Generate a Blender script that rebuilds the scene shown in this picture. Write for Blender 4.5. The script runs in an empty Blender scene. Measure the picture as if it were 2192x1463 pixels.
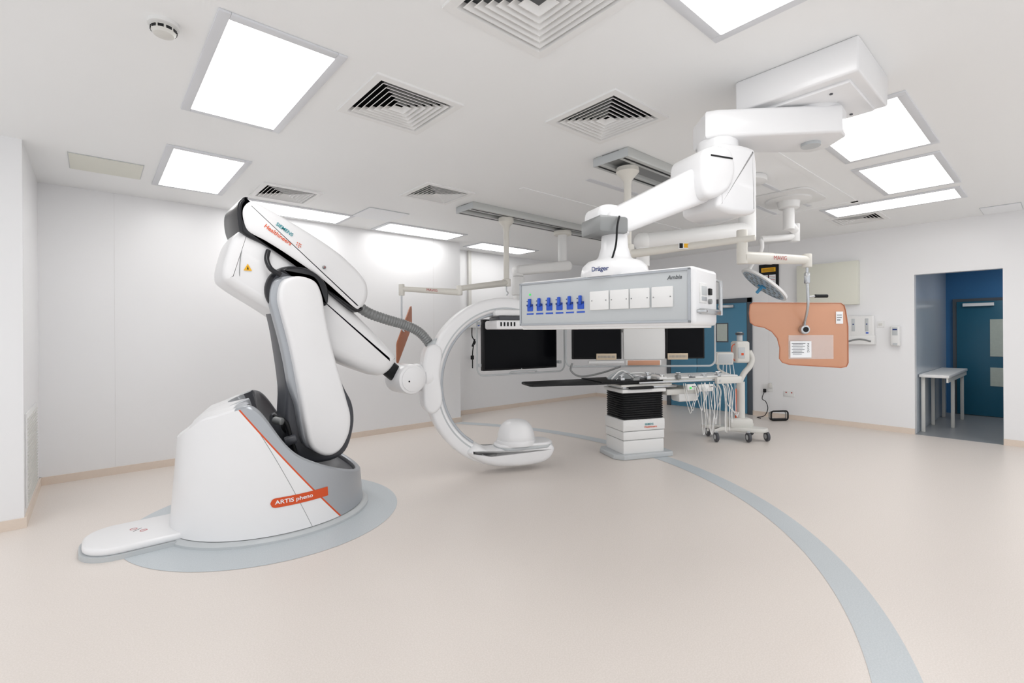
import bpy, bmesh, math, random
from mathutils import Vector, Matrix
random.seed(4)
scene=bpy.context.scene
pi=math.pi
# ------------------------------------------------------------------ camera-aligned frame -> room frame
def W(x,y): return (x*.7547+y*.6561, -x*.6561+y*.7547)
def W3(x,y,z):
    a=W(x,y); return Vector((a[0],a[1],z))
def frame(o,xd,z=0.0):
    xd=Vector((xd[0],xd[1],0)).normalized(); yd=Vector((-xd.y,xd.x,0))
    M=Matrix.Identity(4)
    M.col[0][:3]=xd; M.col[1][:3]=yd; M.col[2][:3]=(0,0,1); M.col[3][:3]=(o[0],o[1],z)
    return M
# ------------------------------------------------------------------ materials
def lin(c):
    r=[]
    for v in c:
        v=v/255.0
        r.append(v/12.92 if v<=.04045 else ((v+.055)/1.055)**2.4)
    return (*r,1)
def mat(name,rgb,rough=.5,metal=0,noise=.03,scale=6,bump=0,coat=0,emit=0,alpha=1,spec=.5):
    m=bpy.data.materials.new(name); m.use_nodes=True
    nt=m.node_tree; b=nt.nodes['Principled BSDF']
    c=lin(rgb)
    tc=nt.nodes.new('ShaderNodeTexCoord'); n=nt.nodes.new('ShaderNodeTexNoise')
    n.inputs['Scale'].default_value=scale; n.inputs['Detail'].default_value=4
    nt.links.new(tc.outputs['Object'],n.inputs['Vector'])
    mx=nt.nodes.new('ShaderNodeMixRGB')
    mx.inputs[1].default_value=(*[v*(1-noise) for v in c[:3]],1); mx.inputs[2].default_value=(*[min(1,v*(1+noise)) for v in c[:3]],1)
    nt.links.new(n.outputs['Fac'],mx.inputs[0]); nt.links.new(mx.outputs[0],b.inputs['Base Color'])
    b.inputs['Roughness'].default_value=rough; b.inputs['Metallic'].default_value=metal
    b.inputs['Coat Weight'].default_value=coat; b.inputs['Specular IOR Level'].default_value=spec
    if bump:
        bp=nt.nodes.new('ShaderNodeBump'); bp.inputs['Strength'].default_value=bump; bp.inputs['Distance'].default_value=.002
        nt.links.new(n.outputs['Fac'],bp.inputs['Height']); nt.links.new(bp.outputs[0],b.inputs['Normal'])
    if emit:
        b.inputs['Emission Color'].default_value=c; b.inputs['Emission Strength'].default_value=emit
    if alpha<1: b.inputs['Alpha'].default_value=alpha
    return m
def floor_mat(name,base,fleck,dark):
    m=bpy.data.materials.new(name); m.use_nodes=True
    nt=m.node_tree; b=nt.nodes['Principled BSDF']; L=nt.links.new
    tc=nt.nodes.new('ShaderNodeTexCoord')
    n=nt.nodes.new('ShaderNodeTexNoise'); n.inputs['Scale'].default_value=140; n.inputs['Detail'].default_value=3
    n2=nt.nodes.new('ShaderNodeTexNoise'); n2.inputs['Scale'].default_value=260; n2.inputs['Detail'].default_value=2
    r=nt.nodes.new('ShaderNodeValToRGB'); r.color_ramp.elements[0].position=.42; r.color_ramp.elements[1].position=.6
    r.color_ramp.elements[0].color=lin(base); r.color_ramp.elements[1].color=lin(fleck)
    r2=nt.nodes.new('ShaderNodeValToRGB'); r2.color_ramp.elements[0].position=.66; r2.color_ramp.elements[1].position=.72
    mx=nt.nodes.new('ShaderNodeMixRGB'); mx.inputs[2].default_value=lin(dark)
    L(tc.outputs['Object'],n.inputs['Vector']); L(tc.outputs['Object'],n2.inputs['Vector'])
    L(n.outputs['Fac'],r.inputs[0]); L(n2.outputs['Fac'],r2.inputs[0]); L(r2.outputs[0],mx.inputs[0]); L(r.outputs[0],mx.inputs[1])
    L(mx.outputs[0],b.inputs['Base Color']); b.inputs['Roughness'].default_value=.34; b.inputs['Specular IOR Level'].default_value=.45
    return m
M_wall=mat('wall_white',(239,239,240),.28,noise=.01,scale=1)
M_ceil=mat('ceiling_white',(246,247,247),.6,noise=.01,scale=1)
M_floor=floor_mat('vinyl_beige',(223,215,208),(229,221,215),(208,198,190))
M_grey=floor_mat('vinyl_blue_grey',(192,199,203),(199,205,209),(178,186,190))
M_corr=floor_mat('vinyl_grey',(140,143,146),(150,153,156),(120,123,126))
M_skirt=mat('skirting_beige',(226,211,197),.4,noise=.03,scale=60)
M_seam=mat('seam_grey',(222,221,220),.6)
M_shell=mat('white_shell',(235,235,236),.28,coat=.2,noise=.01)
M_white=mat('white_paint',(232,232,231),.35,noise=.01)
M_blade=mat('louvre_white',(240,240,239),.5,noise=.01)
M_cream=mat('cream_enamel',(222,219,211),.35,noise=.02)
M_off=mat('off_white_plastic',(216,215,210),.4,noise=.02)
M_silver=mat('silver_paint',(172,176,181),.3,metal=.35,noise=.02)
M_lgrey=mat('light_grey_plastic',(192,196,198),.4,noise=.02)
M_mgrey=mat('mid_grey_metal',(140,142,142),.4,metal=.3,noise=.03)
M_dgrey=mat('dark_grey',(68,70,76),.35,noise=.03)
M_black=mat('gloss_black',(34,35,39),.25,noise=.05,spec=.4)
M_screen=mat('screen_black',(10,11,15),.25,noise=.05,spec=.08)
M_mblack=mat('matt_black',(26,27,29),.5,noise=.05,spec=.25)
M_steel=mat('steel',(190,192,194),.22,metal=.9,noise=.02)
M_alu=mat('aluminium_rail',(196,198,196),.35,metal=.25,noise=.03)
M_frame=mat('light_frame_grey',(220,222,226),.4,noise=.02)
M_ductshade=mat('duct_shade_dark',(24,25,27),.7)  # near-black colour paints the unlit depth behind the louvres
M_ductshade2=mat('duct_shade_grey',(120,122,124),.7)  # paler copy, so one diffuser's painted shade reads softer
M_orange=mat('signal_orange',(214,78,22),.4,noise=.01)
M_teal=mat('teal_ink',(0,140,150),.5,noise=0)
M_oink=mat('orange_ink',(226,92,44),.5,noise=0)
M_shield=mat('peach_film',(214,158,126),.28,noise=.05,scale=3,alpha=.93)
M_shieldd=mat('brown_edge',(184,116,84),.5,noise=.03)
M_blue=mat('outlet_blue',(28,80,190),.35,noise=.03)
M_navy=mat('navy_ink',(0,40,110),.5,noise=0)
M_dink=mat('grey_ink',(80,84,88),.5,noise=0)
M_red=mat('red_ink',(176,40,40),.5,noise=0)
M_green=mat('green_light',(60,200,90),.4,emit=.6,noise=0)
M_yel=mat('warning_yellow',(240,180,20),.5,noise=0)
M_door=mat('door_blue',(76,134,164),.4,noise=.03,scale=3)
M_dframe=mat('door_frame_grey',(74,82,90),.4,noise=.03)
M_dkdoor=mat('door_dark_teal',(24,98,126),.4,noise=.05,scale=3)
M_bwall=mat('corridor_blue',(44,112,166),.5,noise=.02)
M_bgrey=mat('reveal_blue_grey',(194,202,211),.18,noise=.04,scale=2)
M_pane=mat('blind_glass',(190,200,190),.3,noise=.08,scale=30)
M_cab=mat('cabinet_cream',(224,224,212),.4,noise=.01)
M_tan=mat('tan_grille',(214,196,170),.5,noise=.05,scale=50)
M_paper=mat('paper',(244,246,248),.6,noise=.02,scale=40)
M_bag=mat('clear_bag',(250,248,246),.12,alpha=.28)
M_lamp=bpy.data.materials.new('lamp_diffuser'); M_lamp.use_nodes=True
nt=M_lamp.node_tree; nt.nodes.clear(); o=nt.nodes.new('ShaderNodeOutputMaterial'); e=nt.nodes.new('ShaderNodeEmission')
e.inputs[0].default_value=(1,.99,.98,1); e.inputs[1].default_value=6.5; nt.links.new(e.outputs[0],o.inputs[0])
# ------------------------------------------------------------------ geometry builder
def catmull(p,n=6,closed=True):
    out=[]; N=len(p); rng=range(N if closed else N-1)
    for i in rng:
        if closed: a,b,c,d=p[(i-1)%N],p[i],p[(i+1)%N],p[(i+2)%N]
        else: a,b,c,d=p[max(i-1,0)],p[i],p[i+1],p[min(i+2,N-1)]
        a,b,c,d=Vector(a),Vector(b),Vector(c),Vector(d)
        for k in range(n):
            t=k/n
            out.append(.5*((2*b)+(c-a)*t+(2*a-5*b+4*c-d)*t*t+(3*b-a-3*c+d)*t**3))
    if not closed: out.append(Vector(p[-1]))
    return out
def stadium(p0,p1,r0,r1,n=14):
    p0=Vector(p0);p1=Vector(p1);d=(p1-p0);a=math.atan2(d.y,d.x); out=[]
    for k in range(n+1):
        t=a+pi/2+pi*k/n; out.append(Vector((p0.x+r0*math.cos(t),p0.y+r0*math.sin(t))))
    for k in range(n+1):
        t=a-pi/2+pi*k/n; out.append(Vector((p1.x+r1*math.cos(t),p1.y+r1*math.sin(t))))
    return out
def rrect(x0,y0,x1,y1,r,n=6):
    out=[]
    for cx,cy,a in ((x1-r,y0+r,-pi/2),(x1-r,y1-r,0),(x0+r,y1-r,pi/2),(x0+r,y0+r,pi)):
        for k in range(n+1):
            t=a+pi/2*k/n; out.append(Vector((cx+r*math.cos(t),cy+r*math.sin(t))))
    return out
class G:
    def __init__(s): s.bm=bmesh.new(); s.mats=[]
    def mi(s,m):
        if m not in s.mats: s.mats.append(m)
        return s.mats.index(m)
    def add(s,t,m,M=None,keep=False):
        if M is not None: bmesh.ops.transform(t,matrix=M,verts=t.verts)
        if not keep:
            i=s.mi(m)
            for f in t.faces: f.material_index=i
        me=bpy.data.meshes.new('t'); t.to_mesh(me); t.free(); s.bm.from_mesh(me); bpy.data.meshes.remove(me)
    def box(s,x0,y0,z0,x1,y1,z1,m,bev=0,seg=2,M=None):
        t=bmesh.new(); bmesh.ops.create_cube(t,size=1)
        for v in t.verts:
            v.co=Vector(((x0+x1)/2+v.co.x*(x1-x0),(y0+y1)/2+v.co.y*(y1-y0),(z0+z1)/2+v.co.z*(z1-z0)))
        if bev: bmesh.ops.bevel(t,geom=list(t.edges),offset=bev,segments=seg,affect='EDGES',profile=.5,clamp_overlap=True)
        s.add(t,m,M)
    def cyl(s,p0,p1,r0,m,r1=None,seg=28,bev=0,M=None):
        p0=Vector(p0);p1=Vector(p1); d=p1-p0; r1=r0 if r1 is None else r1
        L=d.length
        if bev: prof=[(0,0),(r0-bev,0),(r0-.3*bev,.3*bev),(r0,bev),(r1,L-bev),(r1-.3*bev,L-.3*bev),(r1-bev,L),(0,L)]
        else: prof=[(0,0),(r0,0),(r1,L),(0,L)]
        q=Vector((0,0,1)).rotation_difference(d).to_matrix().to_4x4(); q.translation=p0
        s.lathe(prof,m,(M@q) if M is not None else q,seg)
    def lathe(s,prof,m,M=None,seg=32,mats=None):
        t=bmesh.new(); rings=[]
        for r,z in prof:
            if r<1e-6: rings.append([t.verts.new((0,0,z))])
            else: rings.append([t.verts.new((r*math.cos(2*pi*i/seg),r*math.sin(2*pi*i/seg),z)) for i in range(seg)])
        for k in range(len(rings)-1):
            a,b=rings[k],rings[k+1]
            mi=s.mi(mats[k]) if mats else s.mi(m)
            for i in range(seg):
                j=(i+1)%seg
                if len(a)==1 and len(b)==1: continue
                if len(a)==1: f=t.faces.new((a[0],b[i],b[j]))
                elif len(b)==1: f=t.faces.new((a[i],b[0],a[j]))
                else: f=t.faces.new((a[i],b[i],b[j],a[j]))
                f.material_index=mi
        bmesh.ops.recalc_face_normals(t,faces=t.faces)
        s.add(t,m,M,keep=True)
    def pillow(s,out,y0,y1,r,m,M=None,n=4):
        """2D outline (x,z) extruded along y with rounded rims"""
        out=[Vector((p[0],p[1])) for p in out]
        A=sum(out[i].x*out[(i+1)%len(out)].y-out[(i+1)%len(out)].x*out[i].y for i in range(len(out)))
        if A<0: out.reverse()
        N=len(out); nrm=[]
        for i in range(N):
            d=(out[(i+1)%N]-out[i-1]); d=d.normalized() if d.length>1e-9 else Vector((1,0)); nrm.append(Vector((d.y,-d.x)))
        lay=[]
        if r>0:
            for k in range(n+1):
                th=k/n*pi/2; lay.append((r*(1-math.sin(th)),y0+r*(1-math.cos(th))))
            for k in range(n,-1,-1):
                th=k/n*pi/2; lay.append((r*(1-math.sin(th)),y1-r*(1-math.cos(th))))
        else: lay=[(0,y0),(0,y1)]
        t=bmesh.new(); R=[]
        for ins,y in lay:
            R.append([t.verts.new((out[i].x-nrm[i].x*ins,y,out[i].y-nrm[i].y*ins)) for i in range(N)])
        for a,b in zip(R,R[1:]):
            for i in range(N):
                j=(i+1)%N; t.faces.new((a[i],a[j],b[j],b[i]))
        t.faces.new(R[0]); t.faces.new(list(reversed(R[-1])))
        bmesh.ops.recalc_face_normals(t,faces=t.faces)
        s.add(t,m,M)
    def plan(s,out,z0,z1,r,m,M=None):
        Q=Matrix(((1,0,0,0),(0,0,1,0),(0,1,0,0),(0,0,0,1)))
        t0=len(s.bm.faces)
        s.pillow(out,z0,z1,r,m,(M@Q) if M is not None else Q)
        s.bm.faces.ensure_lookup_table()
        bmesh.ops.recalc_face_normals(s.bm,faces=[s.bm.faces[i] for i in range(t0,len(s.bm.faces))])
    def tube(s,pts,r,m,seg=12,corr=0,M=None,n=8,smooth=True,r1=None):
        P=catmull(pts,n,False) if smooth and len(pts)>2 else [Vector(p) for p in pts]
        t=bmesh.new(); R=[]; up=None; N=len(P)
        for i,p in enumerate(P):
            d=(P[min(i+1,N-1)]-P[max(i-1,0)]).normalized()
            if up is None: up=d.orthogonal().normalized()
            up=(up-d*up.dot(d)).normalized(); sd=d.cross(up)
            rr=r if r1 is None else r+(r1-r)*i/(N-1)
            if corr: rr*=(1+corr*(1 if i%2 else -1))
            R.append([t.verts.new(p+(up*math.cos(2*pi*k/seg)+sd*math.sin(2*pi*k/seg))*rr) for k in range(seg)])
        for a,b in zip(R,R[1:]):
            for k in range(seg):
                j=(k+1)%seg; t.faces.new((a[k],a[j],b[j],b[k]))
        t.faces.new(R[0]); t.faces.new(list(reversed(R[-1])))
        bmesh.ops.recalc_face_normals(t,faces=t.faces)
        s.add(t,m,M)
    def sph(s,c,r,m,sc=(1,1,1),M=None,seg=24):
        t=bmesh.new(); bmesh.ops.create_uvsphere(t,u_segments=seg,v_segments=seg//2,radius=r)
        for v in t.verts: v.co=Vector((c[0]+v.co.x*sc[0],c[1]+v.co.y*sc[1],c[2]+v.co.z*sc[2]))
        s.add(t,m,M)
    def sweep(s,path,ri,ro,w,m,rad=.02,M=None):
        """path: list of (s,z,ns,nz) ; section radial ri..ro from the path point, width w in y"""
        t=bmesh.new(); R=[]
        sec=rrect(ri,-w/2,ro,w/2,rad,4)
        for ps,pz,ns,nz in path:
            R.append([t.verts.new((ps+ns*q.x,q.y,pz+nz*q.x)) for q in sec])
        N=len(sec)
        for a,b in zip(R,R[1:]):
            for k in range(N):
                j=(k+1)%N; t.faces.new((a[k],a[j],b[j],b[k]))
        t.faces.new(R[0]); t.faces.new(list(reversed(R[-1])))
        bmesh.ops.recalc_face_normals(t,faces=t.faces)
        s.add(t,m,M)
    def done(s,name,parent=None,ang=38,**props):
        for f in s.bm.faces: f.smooth=True
        for ed in s.bm.edges:
            ed.smooth = not (len(ed.link_faces)==2 and ed.calc_face_angle(0)>math.radians(ang))
        me=bpy.data.meshes.new(name); s.bm.to_mesh(me); s.bm.free()
        for m in s.mats: me.materials.append(m)
        return place(name,me,parent,**props)
def place(name,me,parent=None,**props):
    o=bpy.data.objects.new(name,me); bpy.context.collection.objects.link(o)
    if parent is not None:
        L=world_loc(parent)
        me.transform(Matrix.Translation(-L)); o.parent=parent
    else:
        xs=[v.co.x for v in me.vertices]; ys=[v.co.y for v in me.vertices]; zs=[v.co.z for v in me.vertices]
        L=Vector(((min(xs)+max(xs))/2,(min(ys)+max(ys))/2,min(zs)))
        me.transform(Matrix.Translation(-L)); o.location=L
    for k,v in props.items(): o[k]=v
    return o
def world_loc(o):
    L=Vector((0,0,0))
    while o is not None: L=L+o.location; o=o.parent
    return L
def thing(name,loc,label,category,**props):
    e=bpy.data.objects.new(name,None); e.empty_display_size=.1; e.location=loc; bpy.context.collection.objects.link(e)
    e['label']=label; e['category']=category
    for k,v in props.items(): e[k]=v
    return e
def text(body,width,m,fn,parent,name='lettering',bold=False,shear=0,height=None,**props):
    c=bpy.data.curves.new('txt','FONT'); c.body=body; c.align_x='CENTER'; c.align_y='CENTER'; c.size=1; c.shear=shear
    c.offset=.015 if bold else 0
    o=bpy.data.objects.new('txt',c); bpy.context.collection.objects.link(o)
    bpy.context.view_layer.update()
    dg=bpy.context.evaluated_depsgraph_get(); me=bpy.data.meshes.new_from_object(o.evaluated_get(dg))
    bpy.data.objects.remove(o)
    xs=[v.co.x for v in me.vertices]; ys=[v.co.y for v in me.vertices]
    k=width/(max(xs)-min(xs)); cx=(max(xs)+min(xs))/2; cy=(max(ys)+min(ys))/2
    ky=k if height is None else height/(max(ys)-min(ys))
    for v in me.vertices: v.co=fn((v.co.x-cx)*k,(v.co.y-cy)*ky)
    me.materials.clear(); me.materials.append(m)
    return place(name,me,parent,**props)
def onplane(o,xd,yd):
    o=Vector(o);xd=Vector(xd).normalized();yd=Vector(yd).normalized()
    return lambda x,y:o+xd*x+yd*y
def struct(o,**k):
    o['kind']='structure'; return o
# ================================================================== ROOM SHELL
H=2.84
def slab(name,x0,y0,z0,x1,y1,z1,m):
    g=G(); g.box(x0,y0,z0,x1,y1,z1,m); return struct(g.done(name))
slab('floor',-3.2,-3.0,-.1,8.38,6.82,0,M_floor)
slab('floor.001',8.38,-2,-.1,11.0,1.44,0,M_corr)
DIF=[(1.47,2.76,.29),(2.61,2.02,.29),(1.46,1.49,.30),(1.49,5.22,.28),(2.67,4.23,.28),(7.38,1.74,.28)]
hs=[(x-r+.02,y-r+.02,x+r-.02,y+r-.02) for x,y,r in DIF]
xs=sorted({-3.2,8.38}|{h[0] for h in hs}|{h[2] for h in hs}); ys=sorted({-3.0,6.82}|{h[1] for h in hs}|{h[3] for h in hs})
g=G(); t=bmesh.new()
V={}
def vv(x,y):
    if (x,y) not in V: V[(x,y)]=t.verts.new((x,y,H))
    return V[(x,y)]
for i in range(len(xs)-1):
    for j in range(len(ys)-1):
        cx=(xs[i]+xs[i+1])/2; cy=(ys[j]+ys[j+1])/2
        if any(h[0]<cx<h[2] and h[1]<cy<h[3] for h in hs): continue
        t.faces.new((vv(xs[i],ys[j]),vv(xs[i],ys[j+1]),vv(xs[i+1],ys[j+1]),vv(xs[i+1],ys[j])))
g.add(t,M_ceil); struct(g.done('ceiling'))
slab('ceiling.001',8.50,-2,2.5,11,1.44,2.6,M_ceil)
slab('wall_left',-.39,6.3,0,4.39,6.9,H,M_wall)
slab('wall_back',4.39,6.82,0,8.5,6.92,H,M_wall)
slab('wall_pier',-3.2,5.0,0,-.39,6.9,H,M_wall)
g=G(); g.box(8.38,1.34,0,8.50,6.82,H,M_wall); g.box(8.38,.5,2.16,8.50,1.34,H,M_wall); g.box(8.38,-3.1,0,8.50,.5,H,M_wall)
struct(g.done('wall_right'))
slab('wall_corridor_side',8.50,1.34,0,11.0,1.44,2.5,M_bgrey)
slab('wall_corridor_far',11.0,-2,0,11.1,1.44,2.5,M_bwall)
slab('wall_corridor_end',8.5,-2.1,0,11.1,-2.0,2.5,M_white)
def base(name,x0,y0,x1,y1): slab(name,x0,y0,0,x1,y1,.075,M_skirt)
base('baseboard_left',-.39,6.285,4.39,6.3); base('baseboard_back',4.39,6.805,8.38,6.82)
base('baseboard_jog',4.39,6.285,4.405,6.82)
base('baseboard_pier',-3.2,4.985,-.375,5.0); base('baseboard_return',-.39,5.0,-.375,6.3)
base('baseboard_right',8.365,1.34,8.38,3.46); base('baseboard_right_far',8.365,5.0,8.38,6.82); base('baseboard_right_near',8.365,-3,8.38,.5)
n=1
for (x0,y0,x1,y1) in [(.16,6.298,.162,6.3),(3.9,6.298,3.902,6.3),(8.378,3.2,8.38,3.202)]:
    slab('trim_%d'%n,x0,y0,.08,x1,y1,H,M_seam); n+=1
slab('trim_%d'%n,4.40,6.62,.08,4.47,6.82,H,M_wall); n+=1
slab('trim_%d'%n,4.9,6.77,1.7,4.96,6.82,H,M_off); n+=1
g=G(); t=bmesh.new(); t.faces.new([t.verts.new((1.06+.95*math.cos(2*pi*i/128),4.10+.95*math.sin(2*pi*i/128),.0015)) for i in range(128)]); g.add(t,M_grey); struct(g.done('trim_%d'%n)); n+=1
g=G(); t=bmesh.new(); R=[]
for i in range(200):
    a=math.radians(-172+ (34+172)*i/199); R.append((t.verts.new((1.05+3.81*math.cos(a),4.1+3.81*math.sin(a),.0015)),t.verts.new((1.05+3.99*math.cos(a),4.1+3.99*math.sin(a),.0015))))
for a,b in zip(R,R[1:]): t.faces.new((a[0],a[1],b[1],b[0]))
g.add(t,M_grey); struct(g.done('trim_%d'%n)); n+=1
for (x0,y0,x1,y1) in [(3.5,1.5,6.4,1.56),(3.5,2.9,6.2,2.96),(6.34,1.5,6.4,3.2),(3.7,1.9,6.2,1.94),(3.2,3.5,6.6,3.56),(4.9,2.3,6.3,2.34)]:
    slab('trim_%d'%n,x0,y0,H-.006,x1,y1,H,M_frame if n%2 else M_ceil); n+=1
for (x0,y0,x1,y1) in [(-.15,5.1,.33,5.57),(2.36,5.15,2.86,5.66),(7.86,.32,8.33,.66)]:
    g=G(); g.box(x0,y0,H-.006,x1,y1,H,M_alu if x0<0 else M_lgrey); g.box(x0+.006,y0+.006,H-.010,x1-.006,y1-.006,H,M_cab if x0<0 else M_paper); struct(g.done('trim_%d'%n)); n+=1
g=G(); X=8.38
g.box(X-.03,3.46,0,X+.0,3.54,1.98,M_dframe,.004); g.box(X-.03,4.98,0,X,5.06,1.98,M_dframe,.004); g.box(X-.03,3.46,1.9,X,5.06,1.98,M_dframe,.004)
struct(g.done('trim_%d'%n)); n+=1
g=G(); g.box(X-.02,3.545,.01,X-.001,4.44,1.9,M_door,.003); g.box(X-.024,3.86,1.22,X-.019,4.08,1.56,M_dframe); g.box(X-.027,3.88,1.24,X-.023,4.06,1.54,M_pane)
for k in range(10): g.box(X-.029,3.88,1.25+k*.029,X-.026,4.06,1.256+k*.029,M_lgrey)
g.box(X-.07,3.75,1.82,X-.02,4.02,1.87,M_steel,.004); g.box(X-.05,3.60,.95,X-.02,3.63,1.2,M_steel,.004)
struct(g.done('door_1'))
g=G(); g.box(X-.02,4.45,.01,X-.001,4.975,1.9,M_door,.003); g.box(X-.024,4.6,1.22,X-.019,4.82,1.56,M_pane); struct(g.done('door_2'))
g=G(); g.box(10.96,.35,.0,11.0,1.25,1.93,M_dframe); g.box(10.94,.40,.01,10.97,1.20,1.88,M_dkdoor,.003)
g.box(10.93,.6,.98,10.945,.80,1.58,M_pane); g.box(10.93,.6,.5,10.945,.80,.80,M_pane); g.box(10.9,.75,1.80,10.94,1.12,1.85,M_steel)
struct(g.done('door_3'))
# ================================================================== CEILING LIGHTS
def light(x0,y0,x1,y1,label):
    e=thing('ceiling_light',((x0+x1)/2,(y0+y1)/2,H-.012),label,'ceiling light',group='recessed ceiling light panels')
    g=G(); b=.05; z0=H-.012
    g.box(x0,y0,z0,x0+b,y1,H,M_frame,.003); g.box(x1-b,y0,z0,x1,y1,H,M_frame,.003); g.box(x0+b,y0,z0,x1-b,y0+b,H,M_frame,.003); g.box(x0+b,y1-b,z0,x1-b,y1,H,M_frame,.003)
    g.done('frame',e)
    g=G(); g.box(x0+b,y0+b,H-.012,x1-b,y1-b,H,M_lamp); g.done('diffuser',e)
lb='bright rectangular ceiling light panel with a grey metal frame'
for r in [(.42,2.43,1.0,3.66),(.42,4.42,1.0,5.67),(1.13,.52,2.33,1.13),(3.66,.62,4.86,1.23),(5.10,.65,6.31,1.25),(6.50,.68,7.07,1.91)]: light(*r,lb)
for r in [(1.2,5.64,2.4,6.20),(2.86,5.68,4.1,6.22),(4.6,6.0,5.85,6.52)]: light(*r,'bright ceiling light panel close to the white back wall')
for r in [(-2.2,2.0,-1.6,3.2),(-2.2,-1.2,-1.0,-.6),(1.2,-2.2,2.4,-1.6),(4.2,-2.2,5.4,-1.6),(6.6,-2.0,7.2,-.8)]: light(*r,lb)  # extra panels out of view, added to light the room
e=thing('ceiling_light',(9.8,.2,2.48),'unseen light panel added to brighten the adjoining room','ceiling light')  # hidden above the doorway, added to lift the corridor's brightness
g=G(); g.box(9.2,-.1,2.485,10.4,.5,2.5,M_frame); g.done('frame',e); g=G(); g.box(9.25,-.05,2.48,10.35,.45,2.485,M_lamp); g.done('diffuser',e)
# ================================================================== AIR DIFFUSERS
for di,(cx,cy,r) in enumerate(DIF):
    e=thing('air_diffuser',(cx,cy,H-.012),'square white four-way louvred ceiling air diffuser','air vent',group='square ceiling air diffusers')
    g=G()
    def sq(g,ra,za,rb,zb,m):
        t=bmesh.new(); A=[t.verts.new((cx+sx*ra,cy+sy*ra,za)) for sx,sy in((-1,-1),(1,-1),(1,1),(-1,1))]; Bv=[t.verts.new((cx+sx*rb,cy+sy*rb,zb)) for sx,sy in((-1,-1),(1,-1),(1,1),(-1,1))]
        for i in range(4): t.faces.new((A[i],A[(i+1)%4],Bv[(i+1)%4],Bv[i]))
        g.add(t,m)
    sq(g,r,H,r,H-.012,M_blade); sq(g,r,H-.012,r-.045,H-.014,M_blade); sq(g,r-.045,H-.014,r-.06,H+.02,M_blade)
    g.done('frame',e)
    g=G(); rr=r-.066
    while rr>.035:
        sq(g,rr,H-.013,rr-.005,H-.014,M_blade); sq(g,rr-.005,H-.014,rr-.026,H+.014,M_blade); rr-=.034
    g.done('louvre',e)
    mv=M_ductshade2 if di==2 else M_ductshade  # shade inside the duct is set by its colour
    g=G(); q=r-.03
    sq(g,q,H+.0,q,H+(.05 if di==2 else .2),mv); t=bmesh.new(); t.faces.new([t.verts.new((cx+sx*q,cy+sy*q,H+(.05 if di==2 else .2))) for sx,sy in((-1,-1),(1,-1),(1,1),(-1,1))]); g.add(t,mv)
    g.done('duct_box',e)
e=thing('smoke_detector',(.25,2.72,H-.06),'round white smoke detector on the ceiling','smoke detector')
g=G(); T=Matrix.Translation((.25,2.72,H))
g.lathe([(0,0),(.062,0),(.062,-.018),(.05,-.022),(.0,-.022)],M_white,T); g.done('base',e)
g=G(); g.lathe([(0,-.022),(.048,-.022),(.05,-.04),(.04,-.056),(.022,-.062),(0,-.062)],M_off,T)
for k in range(10):
    a=2*pi*k/10; g.box(-.011,-.002,-.042,.011,.002,-.030,M_mblack,M=Matrix.Translation((.25+.0495*math.cos(a),2.72+.0495*math.sin(a),H))@Matrix.Rotation(a+pi/2,4,'Z'))
g.done('sensor_head',e)
g=G(); g.box(-.39,5.08,.12,-.378,5.9,.82,M_white,.003)
for k in range(26): g.box(-.38,5.11,.15+k*.025,-.37,5.87,.156+k*.025,M_off)
g.done('wall_grille',label='white louvred ventilation grille low on the wall',category='air vent')
# ================================================================== ROBOTIC C-ARM
RX,RY,CX,CY=.68,.60,1.07,4.10
rob=thing('robotic_imaging_arm',(CX,CY,0),'large white robotic X-ray C-arm on silver-edged floor base','medical imaging robot')
PZ=[(-.80,.62),(-.62,.70),(-.53,.775),(-.46,.835),(-.40,.85),(-.25,.90),(-.15,.925),(-.10,.895),(-.03,.80),(.05,.67),(.12,.585),(.18,.535),(.32,.455),(.66,.29),(.9,.2)]
def zt(u):
    for (a,za),(b,zb) in zip(PZ,PZ[1:]):
        if u<=b: return za+(zb-za)*max(0,(u-a)/(b-a))
    return PZ[-1][1]
def uu(p): return (p.x-CX)-.27*(p.y-CY)
def sc(z): return 1-.10*(z/.9)
def ell(ph,z,k=1,off=0): return Vector((CX+(RX*sc(z)*k+off)*math.cos(ph),CY+(RY*sc(z)*k+off)*math.sin(ph),z))
N=180;K=14
t=bmesh.new(); R=[]
tops=[]
for i in range(N):
    ph=2*pi*i/N; z=.6
    for _ in range(8): z=zt(uu(ell(ph,z)))
    tops.append(z-.015)
for _ in range(4): tops=[(tops[i-1]+tops[i]*2+tops[(i+1)%N])/4 for i in range(N)]
for k in range(K+1):
    R.append([t.verts.new(ell(2*pi*i/N,.04+(tops[i]-.04)*k/K)) for i in range(N)])
for a,b in zip(R,R[1:]):
    for i in range(N):
        j=(i+1)%N; t.faces.new((a[i],a[j],b[j],b[i]))
pn=Vector((1.27,-.34,1)).normalized(); pc=Vector((CX,CY,.617)); pc2=pc+pn*.010
for c in (pc,pc2): bmesh.ops.bisect_plane(t,geom=t.verts[:]+t.edges[:]+t.faces[:],plane_co=c,plane_no=pn,dist=1e-5)
sn=Vector((1,.35,.42)).normalized(); s1=Vector((CX-.40,CY-.1,.8)); s2=s1+sn*.0035
for c in (s1,s2): bmesh.ops.bisect_plane(t,geom=t.verts[:]+t.edges[:]+t.faces[:],plane_co=c,plane_no=sn,dist=1e-5)
g=G(); iw,io,isv,isd=g.mi(M_shell),g.mi(M_orange),g.mi(M_silver),g.mi(M_mgrey)
for f in t.faces:
    c=f.calc_center_median(); d=(c-pc).dot(pn); q=(c-s1).dot(sn)
    f.material_index= isv if d>.010 else io if d>0 else (isd if 0<q<.0035 and c.y<CY else iw)
bmesh.ops.recalc_face_normals(t,faces=t.faces)
g.add(t,None,keep=True)
g.done('base_shell',rob,ang=50)
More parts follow.
